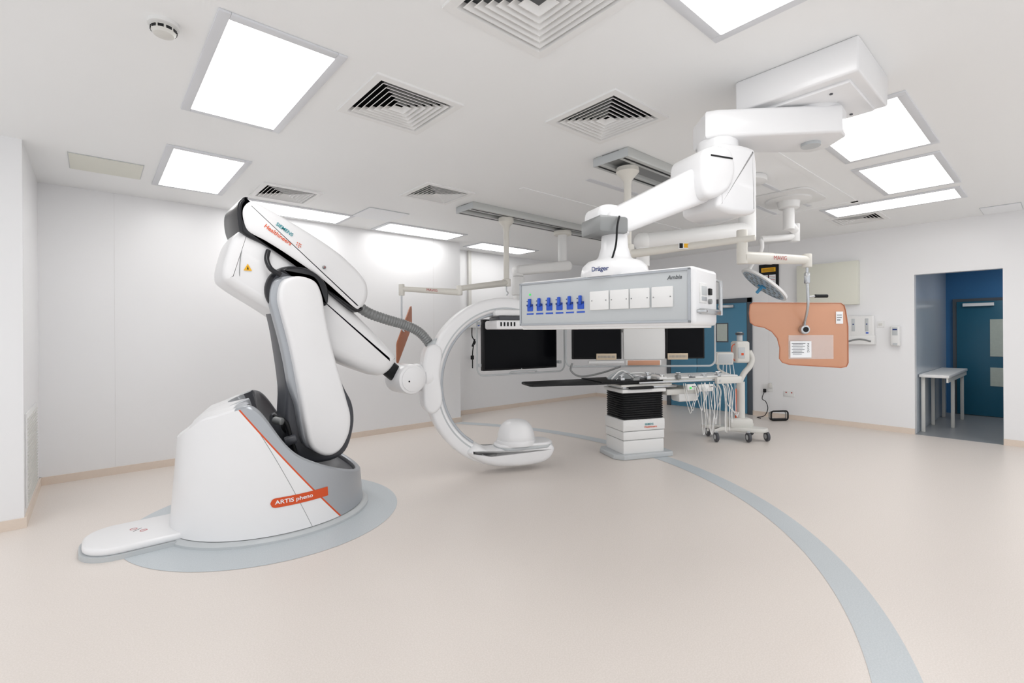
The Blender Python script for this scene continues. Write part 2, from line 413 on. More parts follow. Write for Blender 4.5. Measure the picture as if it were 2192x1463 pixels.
t=bmesh.new(); R=[]
def smo(x,a,b): u=max(0,min(1,(x-a)/(b-a))); return u*u*(3-2*u)
lev=[(1.0,-.015,-.015),(.985,-.002,-.002),(.96,.004,.004),(.935,.0,.006),(.91,-.025,.01),(.84,-.07,.012),(.74,-.13,.014),(.5,-.24,.02),(.2,-.28,.02)]
for li,(k,df,db) in enumerate(lev):
    ring=[]
    for i in range(N):
        ph=2*pi*i/N
        if li==0: ring.append(t.verts.new(ell(ph,tops[i])));continue
        z0=tops[i]+.015; p=ell(ph,z0,k); x=uu(p)
        w=smo(x,-.17,-.10); zz=(z0 if k>.9 else zt(x))+df*w+db*(1-w)
        ring.append(t.verts.new((p.x,p.y,max(zz,.08))))
    R.append(ring)
g=G(); iw,isv,idk=g.mi(M_shell),g.mi(M_silver),g.mi(M_dgrey)
for li,(a,b) in enumerate(zip(R,R[1:])):
    for i in range(N):
        j=(i+1)%N; f=t.faces.new((a[i],a[j],b[j],b[i])); x=uu(f.calc_center_median())
        f.material_index= (isv if x>-.24 else iw) if li<3 else (idk if x>-.16 else (isv if x>-.24 else iw))
f=t.faces.new(R[-1]); f.material_index=idk
bmesh.ops.recalc_face_normals(t,faces=t.faces); g.add(t,None,keep=True); g.done('base_rim',rob,ang=50)
g=G(); Tm=Matrix.Translation((CX,CY,0))@Matrix.Diagonal((1,.885,1,1))
g.lathe([(0,0),(.72,0),(.72,.018),(.70,.034),(.665,.036),(.665,.045),(0,.045)],M_lgrey,Tm,seg=96); g.done('plinth_ring',rob)
g=G(); g.plan(rrect(-.08,3.88,.75,4.40,.2,8),0,.03,.0,M_lgrey); g.plan(rrect(-.065,3.895,.75,4.385,.19,8),.028,.075,.02,M_shell)
g.done('foot_board',rob)
g=G()
for (ax,ay) in ((.20,4.19),(.25,4.12)):
    pts=[(ax+.02*math.cos(2*pi*k/16),ay+.016*math.sin(2*pi*k/16),.0755) for k in range(17)]; g.tube(pts,.0016,M_red,seg=6,smooth=False)
for k in range(3): g.tube([(.195+k*.014,4.14+k*.012,.0755),(.215+k*.014,4.152+k*.012,.0755)],.0014,M_dgrey,seg=6,smooth=False)
g.done('foot_symbol',rob)
def onshell(phc,zc,off):
    return lambda x,y:(lambda ph,z: ell(ph,z,1,off))(phc+x/.60,zc+y)
g=G(); t=bmesh.new(); fn=onshell(math.radians(-88),.255,.004)
n1=40; L=.36; Hh=.064
rows=[]
for i in range(n1+1):
    x=-L/2+L*i/n1; e1=Hh/2
    if x<-L/2+Hh/2: e1=math.sqrt(max(1e-6,(Hh/2)**2-(-L/2+Hh/2-x)**2))
    rows.append((t.verts.new(fn(x,-e1)),t.verts.new(fn(x,0)),t.verts.new(fn(x,e1))))
for a,b in zip(rows,rows[1:]):
    t.faces.new((a[0],b[0],b[1],a[1])); t.faces.new((a[1],b[1],b[2],a[2]))
g.add(t,M_orange); g.done('name_badge',rob)
text('ARTIS pheno',.225,M_paper,onshell(math.radians(-92),.255,.007),rob,bold=True,height=.036)
g=G()
g.cyl((1.36,3.97,.60),(1.36,4.30,.60),.19,M_dgrey,bev=.02); g.cyl((1.18,3.92,.70),(1.18,4.25,.70),.09,M_mblack,bev=.01)
g.cyl((1.07,3.82,.60),(1.15,3.80,.62),.035,M_dgrey,bev=.01); g.cyl((1.02,3.90,.76),(1.06,3.84,.75),.028,M_mgrey,bev=.008)
g.tube([(1.04,3.98,.78),(1.09,3.86,.74),(1.12,3.84,.62),(1.16,3.84,.48)],.014,M_mblack)
g.box(1.08,3.98,.4,1.3,4.3,.76,M_dgrey,.03)
g.done('lower_joint',rob)
lk=[(1.016,1.66),(1.038,1.781),(1.10,1.825),(1.18,1.835),(1.275,1.80),(1.322,1.70),(1.345,1.56),(1.378,1.389),(1.418,1.22),(1.462,1.058),(1.51,.88),(1.54,.75),(1.525,.61),(1.45,.49),(1.342,.465),(1.235,.545),(1.195,.70),(1.170,.86),(1.148,1.008),(1.118,1.19),(1.085,1.355),(1.045,1.52)]
g=G(); g.pillow(catmull(lk,4),3.72,3.86,.03,M_shell); g.done('link_cover',rob)
g=G(); g.pillow(catmull([(x-(.042 if z>1 else .018) if x<1.3 else x+.010,z+.006) for x,z in lk],4),3.80,3.90,.02,M_silver); g.done('link_edge',rob)
g=G(); dk=[(1.06,1.9),(1.0,1.7),(1.05,1.4),(1.10,1.0),(1.10,.7),(1.2,.44),(1.4,.38),(1.56,.44),(1.63,.64),(1.62,.82),(1.55,.97),(1.46,1.2),(1.40,1.5),(1.35,1.8),(1.2,1.93)]
g.pillow(catmull(dk,5),3.88,4.14,.03,M_dgrey); g.done('link_core',rob)
g=G(); rb=[(.86,2.16),(.76,2.10),(.71,1.96),(.69,1.82),(.74,1.75),(.95,1.61),(1.12,1.50),(1.3,1.45),(1.40,1.60),(1.36,1.82),(1.15,2.0)]
g.pillow(catmull(rb,5),3.88,4.28,.06,M_shell)
g.tube([(.835,3.90,2.10),(.80,3.878,1.98),(.79,3.878,1.85),(.80,3.90,1.74)],.0025,M_mgrey,seg=6)
g.done('motor_housing',rob)
g=G(); tr=[(1.25,1.85),(1.5,1.73),(1.76,1.50),(1.90,1.36),(2.035,1.22),(2.045,1.15),(1.98,1.07),(1.90,1.035),(1.80,1.06),(1.60,1.14),(1.40,1.24),(1.2,1.42),(1.12,1.6)]
g.pillow(catmull(tr,5),3.90,4.22,.09,M_shell); g.cyl((1.93,4.06,1.17),(2.14,4.06,1.0),.075,M_mblack,bev=.01); g.done('forearm',rob)
g=G(); cp=[(.83,2.13),(.79,2.22),(.79,2.31),(.84,2.375),(.91,2.365),(1.10,2.28),(1.33,2.165),(1.52,2.05),(1.68,1.92),(1.745,1.82),(1.745,1.70),(1.68,1.60),(1.62,1.60),(1.50,1.70),(1.34,1.83),(1.10,1.985),(.95,2.07)]
g.pillow(catmull(cp,5),3.84,4.34,.05,M_shell); g.done('top_cover',rob)
g=G(); g.pillow(catmull([(.82,2.12),(.78,2.2),(.775,2.32),(.81,2.385),(.845,2.39),(.82,2.33),(.82,2.24),(.87,2.15),(1.0,2.07),(1.10,2.02),(1.34,1.87),(1.5,1.75),(1.62,1.64),(1.70,1.63),(1.69,1.593),(1.62,1.593),(1.48,1.695),(1.34,1.817),(1.10,1.978),(.95,2.063)],4),3.85,4.33,.02,M_black)
g.tube([(.80,3.86,2.14),(.785,3.85,2.24),(.79,3.85,2.33),(.83,3.87,2.38)],.014,M_black)
g.done('visor',rob)
g=G(); g.pillow(catmull([(1.06,1.885),(1.12,1.915),(1.24,1.91),(1.345,1.85),(1.40,1.76),(1.40,1.65),(1.37,1.63),(1.34,1.70),(1.28,1.83),(1.1,1.85)],5),3.82,3.92,.02,M_black)
g.cyl((1.14,3.84,1.73),(1.14,3.90,1.73),.19,M_black,bev=.02,seg=48); g.cyl((1.14,3.83,1.73),(1.14,3.85,1.73),.16,M_dgrey,bev=.01,seg=48)
g.tube([(.975,3.86,2.02),(.955,3.82,1.95),(.975,3.79,1.88),(1.04,3.79,1.84)],.018,M_black,seg=14)
g.done('shoulder_joint',rob)
g=G(); g.sph((1.375,3.835,1.93),.014,M_mgrey); g.sph((1.375,3.822,1.93),.005,M_red); g.done('marker_bolt',rob)
def tp(cx,cz,y): return onplane((cx,y,cz),(.84,0,-.54),(.54,0,.84))
text('SIEMENS',.135,M_teal,tp(1.085,2.19,3.836),rob,bold=True); text('Healthineers',.215,M_oink,tp(1.04,2.143,3.836),rob,bold=True)
g=G()
for k,(dx,dz) in enumerate([(0,0),(.016,-.002),(.005,.016),(.02,.012),(.012,-.016),(.027,-.012),(.03,.004)]): g.cyl((1.17+dx,3.839,2.085+dz),(1.17+dx,3.834,2.085+dz),.004,M_oink,seg=10)
g.done('logo_dots',rob)
g=G(); t=bmesh.new(); t.faces.new([t.verts.new(p) for p in((.815,3.874,1.865),(.87,3.874,1.865),(.8425,3.874,1.915))]); g.add(t,M_yel); t=bmesh.new(); t.faces.new([t.verts.new(p) for p in((.837,3.872,1.873),(.848,3.872,1.873),(.8425,3.872,1.9))]); g.add(t,M_mblack); g.done('warning_label',rob)
g=G(); g.cyl((2.19,3.90,.985),(2.19,4.20,.985),.138,M_shell,bev=.025,seg=48); g.cyl((2.19,3.893,.985),(2.19,3.90,.985),.11,M_shell,bev=.003,seg=40); g.cyl((2.15,3.89,.97),(2.15,3.895,.97),.008,M_mblack)
g.done('wrist',rob)
QD=(.9328,-.3603); MC=frame((2.417,4.06),QD)
g=G(); g.cyl((2.24,4.05,.985),(2.34,4.06,.985),.12,M_shell,r1=.135,bev=.02); g.cyl((2.34,4.06,.985),(2.36,4.06,.985),.12,M_lgrey); g.cyl((2.36,4.06,.985),(2.45,4.05,.985),.14,M_shell,bev=.02)
g.pillow(catmull([(-.035,.72),(-.045,1.0),(-.02,1.22),(.05,1.30),(.14,1.24),(.12,1.0),(.14,.74),(.05,.64)],5),-.135,.135,.03,M_shell,M=MC)
g.cyl((2.52,3.99,1.25),(2.46,4.01,1.33),.06,M_lgrey,bev=.01)
g.done('c_arm_mount',rob)
path=[]; cs,cz,RR=.79,.915,.845
for k in range(57):
    a=math.radians(72+(270-72)*k/56); path.append((cs+RR*math.cos(a)*(.95),cz+RR*math.sin(a),math.cos(a),math.sin(a)))
p2=list(path)
for k in range(1,6): path.append((.79+.07*k,.070+.001*k,0,-1))
g=G(); g.sweep(path,-.145,0,.22,M_shell,.035,M=MC); g.done('c_arm',rob)
g=G(); g.sweep(p2[:48],-.170,-.135,.16,M_silver,.012,M=MC); g.sweep(p2[:50],-.115,-.100,.224,M_lgrey,.003,M=MC); g.done('c_arm_rail',rob)
g=G(); g.pillow(catmull([(.38,.24),(.50,.145),(.66,.085),(.90,.06),(1.12,.065),(1.24,.10),(1.30,.17),(1.30,.235),(1.22,.27),(.95,.265),(.75,.25),(.60,.25),(.47,.31)],5),-.155,.155,.055,M_shell,M=MC)
g.plan(rrect(.70,-.160,1.312,.160,.13,8),.226,.256,.010,M_lgrey,M=MC); g.plan(rrect(.70,-.158,1.310,.158,.13,8),.246,.285,.022,M_shell,M=MC)
g.done('tube_housing',rob)
g=G(); g.lathe([(0,.27),(.20,.27),(.203,.30),(.198,.315),(.19,.318),(.192,.325),(.186,.37),(.172,.42),(.15,.46),(.118,.49),(.08,.507),(.04,.512),(0,.513)],M_shell,MC@Matrix.Translation((.93,0,0)),seg=48); g.done('collimator_dome',rob)
g=G(); g.box(.66,-.2,1.44,1.2,.2,1.53,M_shell,.02,M=MC); g.box(.7,-.17,1.53,1.16,.17,1.57,M_dgrey,.01,M=MC); g.box(.66,-.15,1.57,1.14,.15,1.64,M_shell,.03,M=MC)
for k in range(5): g.box(.70+k*.035,-.205,1.47,.715+k*.035,-.198,1.51,M_mblack,M=MC)
g.done('flat_detector',rob)
g=G(); g.tube([(1.66,4.05,1.72),(1.82,4.06,1.60),(2.02,4.08,1.535),(2.20,4.09,1.49),(2.36,4.08,1.42),(2.46,4.05,1.30),(2.485,4.03,1.2)],.045,M_mgrey,seg=16,corr=.07,n=14)
g.done('cable_hose',rob)
# ================================================================== CEILING SUPPLY PENDANT
MP=frame((1.835,2.035),(.129,-.992))
pen=thing('ceiling_supply_pendant',(1.99,1.55,1.43),'white articulated ceiling pendant with long console of sockets','medical pendant')
g=G()
g.box(2.80,.65,2.665,3.38,1.245,H,M_shell,.012,3); g.box(2.86,.70,2.645,3.34,1.2,2.67,M_shell,.01)
for (x,y) in ((2.92,.8),(2.92,1.12),(3.28,.8),(3.28,1.12)): g.cyl((x,y,2.64),(x,y,2.647),.008,M_dgrey)
g.done('ceiling_cover',pen)
g=G(); a=W(1.21,2.78); b=W(1.72,2.76)
d=Vector((b[0]-a[0],b[1]-a[1])).normalized(); nx=Vector((-d.y,d.x)); A=Vector(a);Bb=Vector(b)
poly=[A-d*.12-nx*.10,A-d*.12+nx*.10,A-d*.06+nx*.125,Bb+d*.08+nx*.155,Bb+d*.15+nx*.08,Bb+d*.15-nx*.08,Bb+d*.08-nx*.155,A-d*.06-nx*.125]
g.plan(poly,2.48,2.635,.02,M_shell); g.cyl((*b,2.62),(*b,2.665),.15,M_shell,seg=40); g.cyl((*b,2.462),(*b,2.485),.05,M_lgrey)
g.done('extension_arm',pen)
ad=W(.71,.28); MA=frame(W(1.17,2.76),ad)
g=G()
g.pillow(catmull([(-.11,2.42),(.0,2.435),(.13,2.43),(.165,2.40),(.175,2.25),(.17,2.10),(.14,2.06),(.0,2.05),(-.10,2.07),(-.12,2.12),(-.13,2.25),(-.125,2.38)],6),-.14,.15,.03,M_shell,M=MA)
g.pillow(catmull([(-.21,2.37),(-.05,2.40),(.0,2.3),(-.04,2.18),(-.14,2.12),(-.21,2.13),(-.23,2.24)],6),-.155,.12,.03,M_shell,M=MA)
g.box(-.18,-.158,2.335,-.03,-.153,2.343,M_mblack,M=MA)
g.cyl((0.02,0,2.40),(0.02,0,2.485),.11,M_shell,M=MA,seg=40)
g.done('elbow_housing',pen)
g=G()
g.pillow(stadium((-.70,1.965),(-.10,2.24),.07,.105),-.085,.085,.03,M_shell,M=MA)
g.done('spring_arm',pen)
g=G(); g.box(-.83,-.1,1.90,-.66,.09,1.985,M_mgrey,.015,M=MA); g.pillow(catmull([(-.80,2.03),(-.72,2.055),(-.62,2.03),(-.60,1.97),(-.66,1.91),(-.79,1.92)],5),-.06,.1,.02,M_shell,M=MA); g.tube([(-.72,-.105,1.98),(-.75,-.13,1.92),(-.74,-.10,1.83),(-.78,-.10,1.72)],.005,M_mblack,M=MA)
g.done('joint_bracket',pen)
g=G(); cc=W(.535,2.50)
Tc=Matrix.Translation((cc[0],cc[1],0))
g.lathe([(0,1.68),(.17,1.68),(.175,1.70),(.165,1.74),(.14,1.765),(.10,1.775),(.085,1.79),(.07,1.84),(.066,1.90),(.075,1.91),(.075,1.93),(0,1.93)],M_shell,Tc,seg=48)
g.done('column',pen)
g=G(); g.box(-.01,0,1.43,.992,.285,1.69,M_shell,.020,4,M=MP)
g.box(-.005,.02,1.42,.97,.27,1.435,M_white,.005,M=MP)
g.tube([(-.01,.30,1.66),(.95,.30,1.66),(1.0,.305,1.64),(1.0,.305,1.48)],.009,M_steel,M=MP,smooth=False)
g.done('console_body',pen)
g=G(); g.box(.012,-.006,1.448,.965,.004,1.676,M_lgrey,.002,M=MP)
for q in ((.0,-.010,1.442,.975,.002,1.454),(.0,-.010,1.670,.975,.002,1.682),(.0,-.010,1.442,.012,.002,1.682),(.963,-.010,1.442,.975,.002,1.682)): g.box(*q,M_silver,.002,M=MP)
g.done('front_panel',pen)
for k in range(6):
    s=.076+k*.067; g=G()
    g.box(s-.02,-.010,1.522,s+.02,-.004,1.562,M_blue,.003,M=MP); g.box(s-.008,-.020,1.545,s+.008,-.006,1.592,M_blue,.004,M=MP)
    g.box(s-.02,-.016,1.55,s+.02,-.008,1.560,M_navy,.002,M=MP); g.box(s-.024,-.008,1.503,s+.024,-.005,1.511,M_blue,M=MP)
    g.box(s-.024,-.008,1.575,s-.018,-.005,1.58,M_navy,M=MP)
    g.done('power_outlet',pen,label='blue power outlet')
g=G(); g.sph((.076,-.008,1.615),.006,M_green,M=MP); g.done('indicator_lamp',pen,label='green indicator lamp')
for s0,s1 in ((.469,.577),(.583,.684),(.690,.789),(.799,.9)):
    g=G(); g.box(s0,-.016,1.513,s1,-.004,1.607,M_white,.004,M=MP)
    g.cyl(((s0+s1)/2-.04,-.018,1.56),((s0+s1)/2-.04,-.014,1.56),.003,M_mgrey,seg=10,M=MP); g.cyl(((s0+s1)/2+.04,-.018,1.56),((s0+s1)/2+.04,-.014,1.56),.003,M_mgrey,seg=10,M=MP)
    g.done('blanking_plate',pen,label='white blank socket plate')
def onP(s,z,y=-.0085):
    o=MP@Vector((s,y,z)); return onplane(o,MP.to_3x3()@Vector((1,0,0)),(0,0,1))
text('Ambia',.068,M_dink,onP(.905,1.645),pen,shear=.25,bold=True)
g=G(); g.box(.985,.05,1.53,1.0,.13,1.62,M_white,.004,M=MP); g.box(.998,.06,1.565,1.002,.12,1.605,M_lgrey,.001,M=MP); g.box(.998,.06,1.54,1.002,.12,1.558,M_silver,.001,M=MP)
g.box(.99,.16,1.57,1.002,.19,1.6,M_mblack,.003,M=MP); g.cyl((.99,.17,1.54),(1.004,.17,1.54),.012,M_mgrey,M=MP)
g.box(.985,.02,1.485,1.03,.05,1.50,M_steel,.004,M=MP); g.box(.985,.05,1.48,1.012,.28,1.505,M_steel,.006,M=MP)
g.done('end_fittings',pen)
def drg(x,y):
    a=math.atan2(cc[1]*-1,cc[0]*-1)+.0+ x/.172 -.42
    return Vector((cc[0]+.1755*math.cos(a),cc[1]+.1755*math.sin(a),1.712+y))
text('Dräger',.09,M_navy,drg,pen,bold=True,height=.03)
# ================================================================== CEILING RAILS
def rail(x0,x1,yc,w,z,lab):
    e=thing('ceiling_rail',((x0+x1)/2,yc,z),lab,'ceiling rail',group='ceiling equipment rails')
    g=G(); g.box(x0,yc-w/2,z,x1,yc-w/2+.09,H,M_alu,.005); g.box(x0,yc+w/2-.09,z,x1,yc+w/2,H,M_alu,.005); g.box(x0,yc-w/2+.09,z+.03,x1,yc+w/2-.09,H,M_mgrey); g.box(x0-.006,yc-w/2,z,x0,yc+w/2,H-.01,M_lgrey,.002)
    for d in (-w/2+.045,w/2-.045): g.box(x0+.01,yc+d-.010,z-.002,x1,yc+d+.010,z+.004,M_mblack)
    g.done('track',e); return e
ra=rail(3.12,5.75,4.38,.32,2.765,'long grey aluminium equipment rail on the ceiling')
rb_=rail(3.12,4.9,2.38,.34,2.765,'grey aluminium equipment rail on the ceiling above the table')
# ================================================================== SHIELD ARMS
def armtube(g,p0,p1,r0,r1,m): g.cyl(p0,p1,r0,m,r1=r1,seg=24,bev=.008)
sh=thing('radiation_shield',(3.35,2.38,1.13),'peach hanging radiation shield with cut-out corner on cream arm','radiation shield')
P2=Vector((3.46,1.497,0)); P3=Vector((4.03,1.267,0))
g=G(); g.lathe([(0,2.765),(.09,2.765),(.095,2.73),(.06,2.69),(.035,2.66),(.030,2.62),(.030,2.06),(.045,2.05),(.045,1.99),(0,1.99)],M_cream,Matrix.Translation((3.35,2.38,0))); g.done('ceiling_post',sh)
g=G(); armtube(g,(3.35,2.38,2.05),(3.45,1.40,2.05),.035,.022,M_cream); g.cyl((3.46,1.497,1.88),(3.46,1.497,2.12),.036,M_cream,bev=.006); g.cyl((3.352,2.38,2.04),(3.352,2.38,2.13),.05,M_cream,bev=.006); g.done('upper_arm',sh)
MSg=frame((3.40,1.90),W(1,0))
g=G(); g.box(-.06,-.042,2.03,.06,-.037,2.075,M_paper,.001,M=MSg); g.box(-.055,-.045,2.035,-.03,-.041,2.07,M_mblack,M=MSg); g.box(.025,-.045,2.035,.055,-.041,2.07,M_mblack,M=MSg); g.box(-.02,-.045,2.037,.015,-.041,2.068,M_yel,M=MSg); g.done('warning_label',sh)
g=G(); armtube(g,(3.46,1.497,1.925),(3.72,1.392,1.93),.045,.042,M_cream); armtube(g,(3.70,1.4,1.93),(4.03,1.267,1.935),.04,.032,M_cream); g.cyl((4.03,1.267,1.88),(4.03,1.267,1.98),.033,M_cream,bev=.006); g.done('swivel_arm',sh)
nd=(P3-P2).normalized()
text('MAVIG',.12,M_red,onplane((3.74-.043*.37,1.38-.043*.93,1.93),(nd.x,nd.y,0),(0,0,1)),sh)
g=G(); g.tube([(4.03,1.267,1.9),(4.03,1.267,1.80)],.010,M_steel,smooth=False); g.cyl((4.03,1.267,1.76),(4.03,1.267,1.84),.02,M_steel,bev=.004)
def S(u,v,d=0.0):
    x=2.206+(u-1710)/1030*3.7; z=1.4+(710.3-v)/1030*3.7; a=W(x,3.7+d); return Vector((a[0],a[1],z))
hub=S(1718,706,-.03)
g.tube([(4.03,1.267,1.80),(4.03,1.262,1.6),(hub.x+.02,hub.y+.01,1.46),(hub.x,hub.y,1.42),(hub.x,hub.y,1.41)],.010,M_steel)
g.tube([(4.03,1.265,1.66),W3(2.29,3.6,1.665),W3(2.30,3.6,1.665)],.006,M_steel,smooth=False); g.cyl(W3(2.27,3.6,1.665),W3(2.36,3.6,1.665),.013,M_mblack)
g.cyl(S(1718,706,-.04),S(1718,706,-.0),.035,M_steel,bev=.006); g.cyl(S(1718,706,-.045),S(1718,706,-.038),.02,M_mblack)
g.done('drop_rod',sh)
MS=frame(W(2.206,3.7),W(1,0))
def so(pts): return [((u-1710)/1030*3.7,1.4+(710.3-v)/1030*3.7) for u,v in pts]
outl=so([(1612,648),(1800,650),(1807,655),(1810,665),(1815,700),(1815,778),(1811,786),(1800,788),(1690,781),(1674,776),(1668,768),(1669,745),(1664,725),(1652,710),(1636,701),(1615,697),(1606,690),(1604,670),(1606,652)])
g=G(); g.pillow(outl,0,.010,.002,M_shield,M=MS,n=2)
ol=[(p[0],-.001,p[1]) for p in outl]; ol.append(ol[0]); g.tube(ol,.0035,M_shieldd,seg=6,M=MS,smooth=False)
g.done('shield_panel',sh)
def card(g,u0,v0,u1,v1,y,m):
    a=so([(u0,v0),(u1,v1)]); g.box(a[0][0],y-.001,a[1][1],a[1][0],y+.001,a[0][1],m,M=MS)
g=G(); card(g,1789,668,1804,694,-.003,M_paper); card(g,1791,675,1801,676,-.005,M_dink); card(g,1791,680,1801,681,-.005,M_dink); card(g,1791,685,1798,687,-.005,M_dink); g.done('sticker',sh)
g=G(); card(g,1687,718,1783,769,-.004,M_bag); g.done('clear_pouch',sh)
g=G(); card(g,1690,731,1735,766,-.009,M_paper)
for k in range(8): card(g,1693+ (k%2)*2,735+k*3.3,1722-(k*5%9),735.9+k*3.3,-.0105,M_dink)
g.done('leaflet',sh)
text('MAVIG',.07,M_dink,onplane(S(1728,745,-.011),(0,0,-1),W3(1,0,0)),sh)
s2_=thing('radiation_shield',(3.7,4.35,1.1),'tan radiation shield seen edge-on, hanging from cream swivel arm','radiation shield')
g=G(); g.lathe([(0,2.765),(.09,2.765),(.09,2.72),(.045,2.67),(.033,2.6),(.033,2.05),(.05,2.04),(.05,1.96),(0,1.96)],M_cream,Matrix.Translation((3.7,4.35,0))); g.tube([(3.7,4.35,1.97),(3.7,4.35,1.91),(3.715,4.34,1.88),(3.70,4.35,1.85)],.008,M_steel); g.done('ceiling_post',s2_)
g=G(); armtube(g,(3.7,4.35,2.0),(2.87,4.13,1.87),.04,.028,M_cream); g.cyl((2.87,4.13,1.80),(2.87,4.13,1.9),.032,M_cream,bev=.005); armtube(g,(2.87,4.13,1.83),(2.42,4.53,1.87),.034,.026,M_cream); g.cyl((2.42,4.53,1.80),(2.42,4.53,1.92),.03,M_cream,bev=.005); g.done('swivel_arm',s2_)
a=Vector((2.87,4.13,0)); b=Vector((2.42,4.53,0)); d=(a-b).normalized()
text('MAVIG',.11,M_red,onplane((2.66-.032*.66,4.315-.032*.75,1.852),(d.x,d.y,-.09),(0,0,1)),s2_)
g=G(); g.tube([(2.42,4.53,1.85),(2.42,4.53,1.5),(2.44,4.52,1.42)],.009,M_steel); g.done('drop_rod',s2_)
MS2=frame(W(-1.15,4.82),W(.0,.7))
g=G(); g.pillow([(0,1.12),(0,1.29),(.02,1.32),(.64,1.71),(.70,1.72),(.72,1.69),(.72,1.50),(.70,1.47),(.04,1.10)],0,.012,.002,M_shieldd,M=MS2,n=2); g.done('shield_panel',s2_)
# ================================================================== MONITOR ON SUSPENSION
mon=thing('large_monitor',(4.05,4.45,.93),'large black display screen in a tubular steel guard frame','monitor')
MM=frame((3.50,4.55),(1.13,-.19))
g=G(); g.box(0,0,.95,1.09,.07,1.57,M_mblack,.008,M=MM); g.box(.02,-.003,.97,1.07,.002,1.555,M_screen,M=MM); g.cyl((.54,-.004,.96),(.54,0,.96),.006,M_lgrey,M=MM,seg=10); g.done('screen',mon)
g=G(); fr=rrect(-.10,.90,1.19,1.75,.09,6); fr.append(fr[0])
g.tube([(p.x,-.03,p.y) for p in fr],.011,M_lgrey,M=MM,smooth=False)
g.tube([(.35,-.03,.905),(.38,-.06,.93),(.70,-.06,.93),(.73,-.03,.905)],.009,M_lgrey,M=MM)
for s in (-.05,1.14): g.box(s-.02,-.01,1.0,s+.02,.05,1.04,M_lgrey,.005,M=MM); g.box(s-.02,-.01,1.5,s+.02,.05,1.54,M_lgrey,.005,M=MM)
g.done('guard_frame',mon)
g=G(); g.box(.35,.07,1.15,.8,.14,1.45,M_off,.02,M=MM); g.box(.5,.05,1.45,.62,.15,1.95,M_white,.03,M=MM)
c0=MM@Vector((.56,.10,0)); c1=Vector((4.75,4.42,0))
g.cyl((c0.x,c0.y,1.88),(c0.x,c0.y,2.12),.085,M_white,bev=.02); g.cyl((c0.x,c0.y,2.12),(c0.x,c0.y,2.2),.07,M_white,bev=.015)
g.pillow([(p.x,p.y) for p in stadium((0,2.2),(.74,2.30),.06,.07)],-.08,.08,.03,M_white,M=frame((c0.x,c0.y),(c1.x-c0.x,c1.y-c0.y)))
g.cyl((c1.x,c1.y,2.25),(c1.x,c1.y,2.765),.06,M_white); g.cyl((c1.x,c1.y,2.71),(c1.x,c1.y,2.765),.12,M_cream,bev=.01)
g.done('suspension',mon)
# ================================================================== DISPLAY BANK ON A BOOM
bank=thing('display_bank',(5.12,3.5,1.05),'black monitors with tan grilles and white panel on boom','monitor bank')
MB=frame(W(.75,6.02),W(1,0))
for (x0,x1) in ((0,.62),(1.18,1.66)):
    g=G(); g.box(x0,0,1.07,x1,.06,1.62,M_mblack,.008,M=MB); g.box(x0+.02,-.003,1.09,x1-.02,.001,1.60,M_screen,M=MB); g.done('monitor',bank,label='black monitor')
for x0 in (.30,1.19):
    g=G(); g.box(x0,-.03,1.06,x0+.25,-.004,1.14,M_tan,.004,M=MB)
    for k in range(14): g.box(x0+.02+k*.0155,-.032,1.085,x0+.027+k*.0155,-.029,1.115,M_mgrey,M=MB)
    g.done('ventilation_grille',bank,label='tan perforated grille')
g=G(); g.box(.64,-.02,1.06,1.16,.04,1.5,M_white,.02,M=MB); g.box(.20,-.05,1.01,.64,.02,1.05,M_white,.008,M=MB); g.box(.66,-.06,.99,1.10,-.02,1.06,M_white,.01,M=MB)
g.done('white_panel',bank)
g=G(); g.box(.68,-.064,.995,1.08,-.058,1.055,M_shield,.003,M=MB); g.done('peach_strip',bank)
g=G(); fr=rrect(-.08,.98,1.78,1.72,.08,5); fr.append(fr[0]); g.tube([(p.x,-.02,p.y) for p in fr],.012,M_lgrey,M=MB,smooth=False)
g.tube([(0,-.02,1.02),(-.02,-.05,.93),(.1,-.06,.86),(.35,-.05,.9),(.6,-.04,.98)],.012,M_mgrey,M=MB); g.done('guard_frame',bank)
A0=Vector((3.88,2.59,2.25)); A1=Vector((4.62,1.95,2.34)); Q=MB@Vector((.85,.1,0))
g=G(); armtube(g,A0,A1,.075,.09,M_white); g.sph(A0,.085,M_white); g.cyl((4.62,1.95,2.26),(4.62,1.95,H),.075,M_white); g.cyl((4.62,1.95,H-.05),(4.62,1.95,H),.17,M_white,bev=.01)
armtube(g,(A0.x,A0.y,2.1),(Q.x,Q.y,2.0),.06,.06,M_white); g.cyl((A0.x,A0.y,2.02),(A0.x,A0.y,2.25),.06,M_white); g.cyl((Q.x,Q.y,1.45),(Q.x,Q.y,2.05),.05,M_white)
g.box(.45,.06,1.4,1.2,.16,1.5,M_white,.02,M=MB)
g.done('boom_arm',bank)
# ================================================================== SURGICAL LIGHT
sl=thing('surgical_light',(5.65,1.95,1.7),'round surgical lamp head with blue handle on ceiling arm','surgical light')
g=G(); g.plan(rrect(5.30,1.66,5.98,2.26,.12,5),H-.02,H,.005,M_white); g.lathe([(0,0),(.22,0),(.22,-.012),(.18,-.02),(.11,-.025),(.10,-.09),(.08,-.10),(0,-.10)],M_white,Matrix.Translation((5.65,1.95,H-.02))); g.done('ceiling_plate',sl)
pc_=W3(.525*5.55,5.55,1.95)
g=G(); g.cyl((5.65,1.95,2.5),(5.65,1.95,2.73),.055,M_white); e1=W3(3.15,5.35,2.52)
armtube(g,(5.65,1.95,2.56),e1,.05,.045,M_white); g.cyl((e1.x,e1.y,2.40),(e1.x,e1.y,2.6),.05,M_white,bev=.01)
e2=W3(2.75,5.3,2.40); armtube(g,(e1.x,e1.y,2.46),(e2.x,e2.y,2.42),.04,.035,M_white)
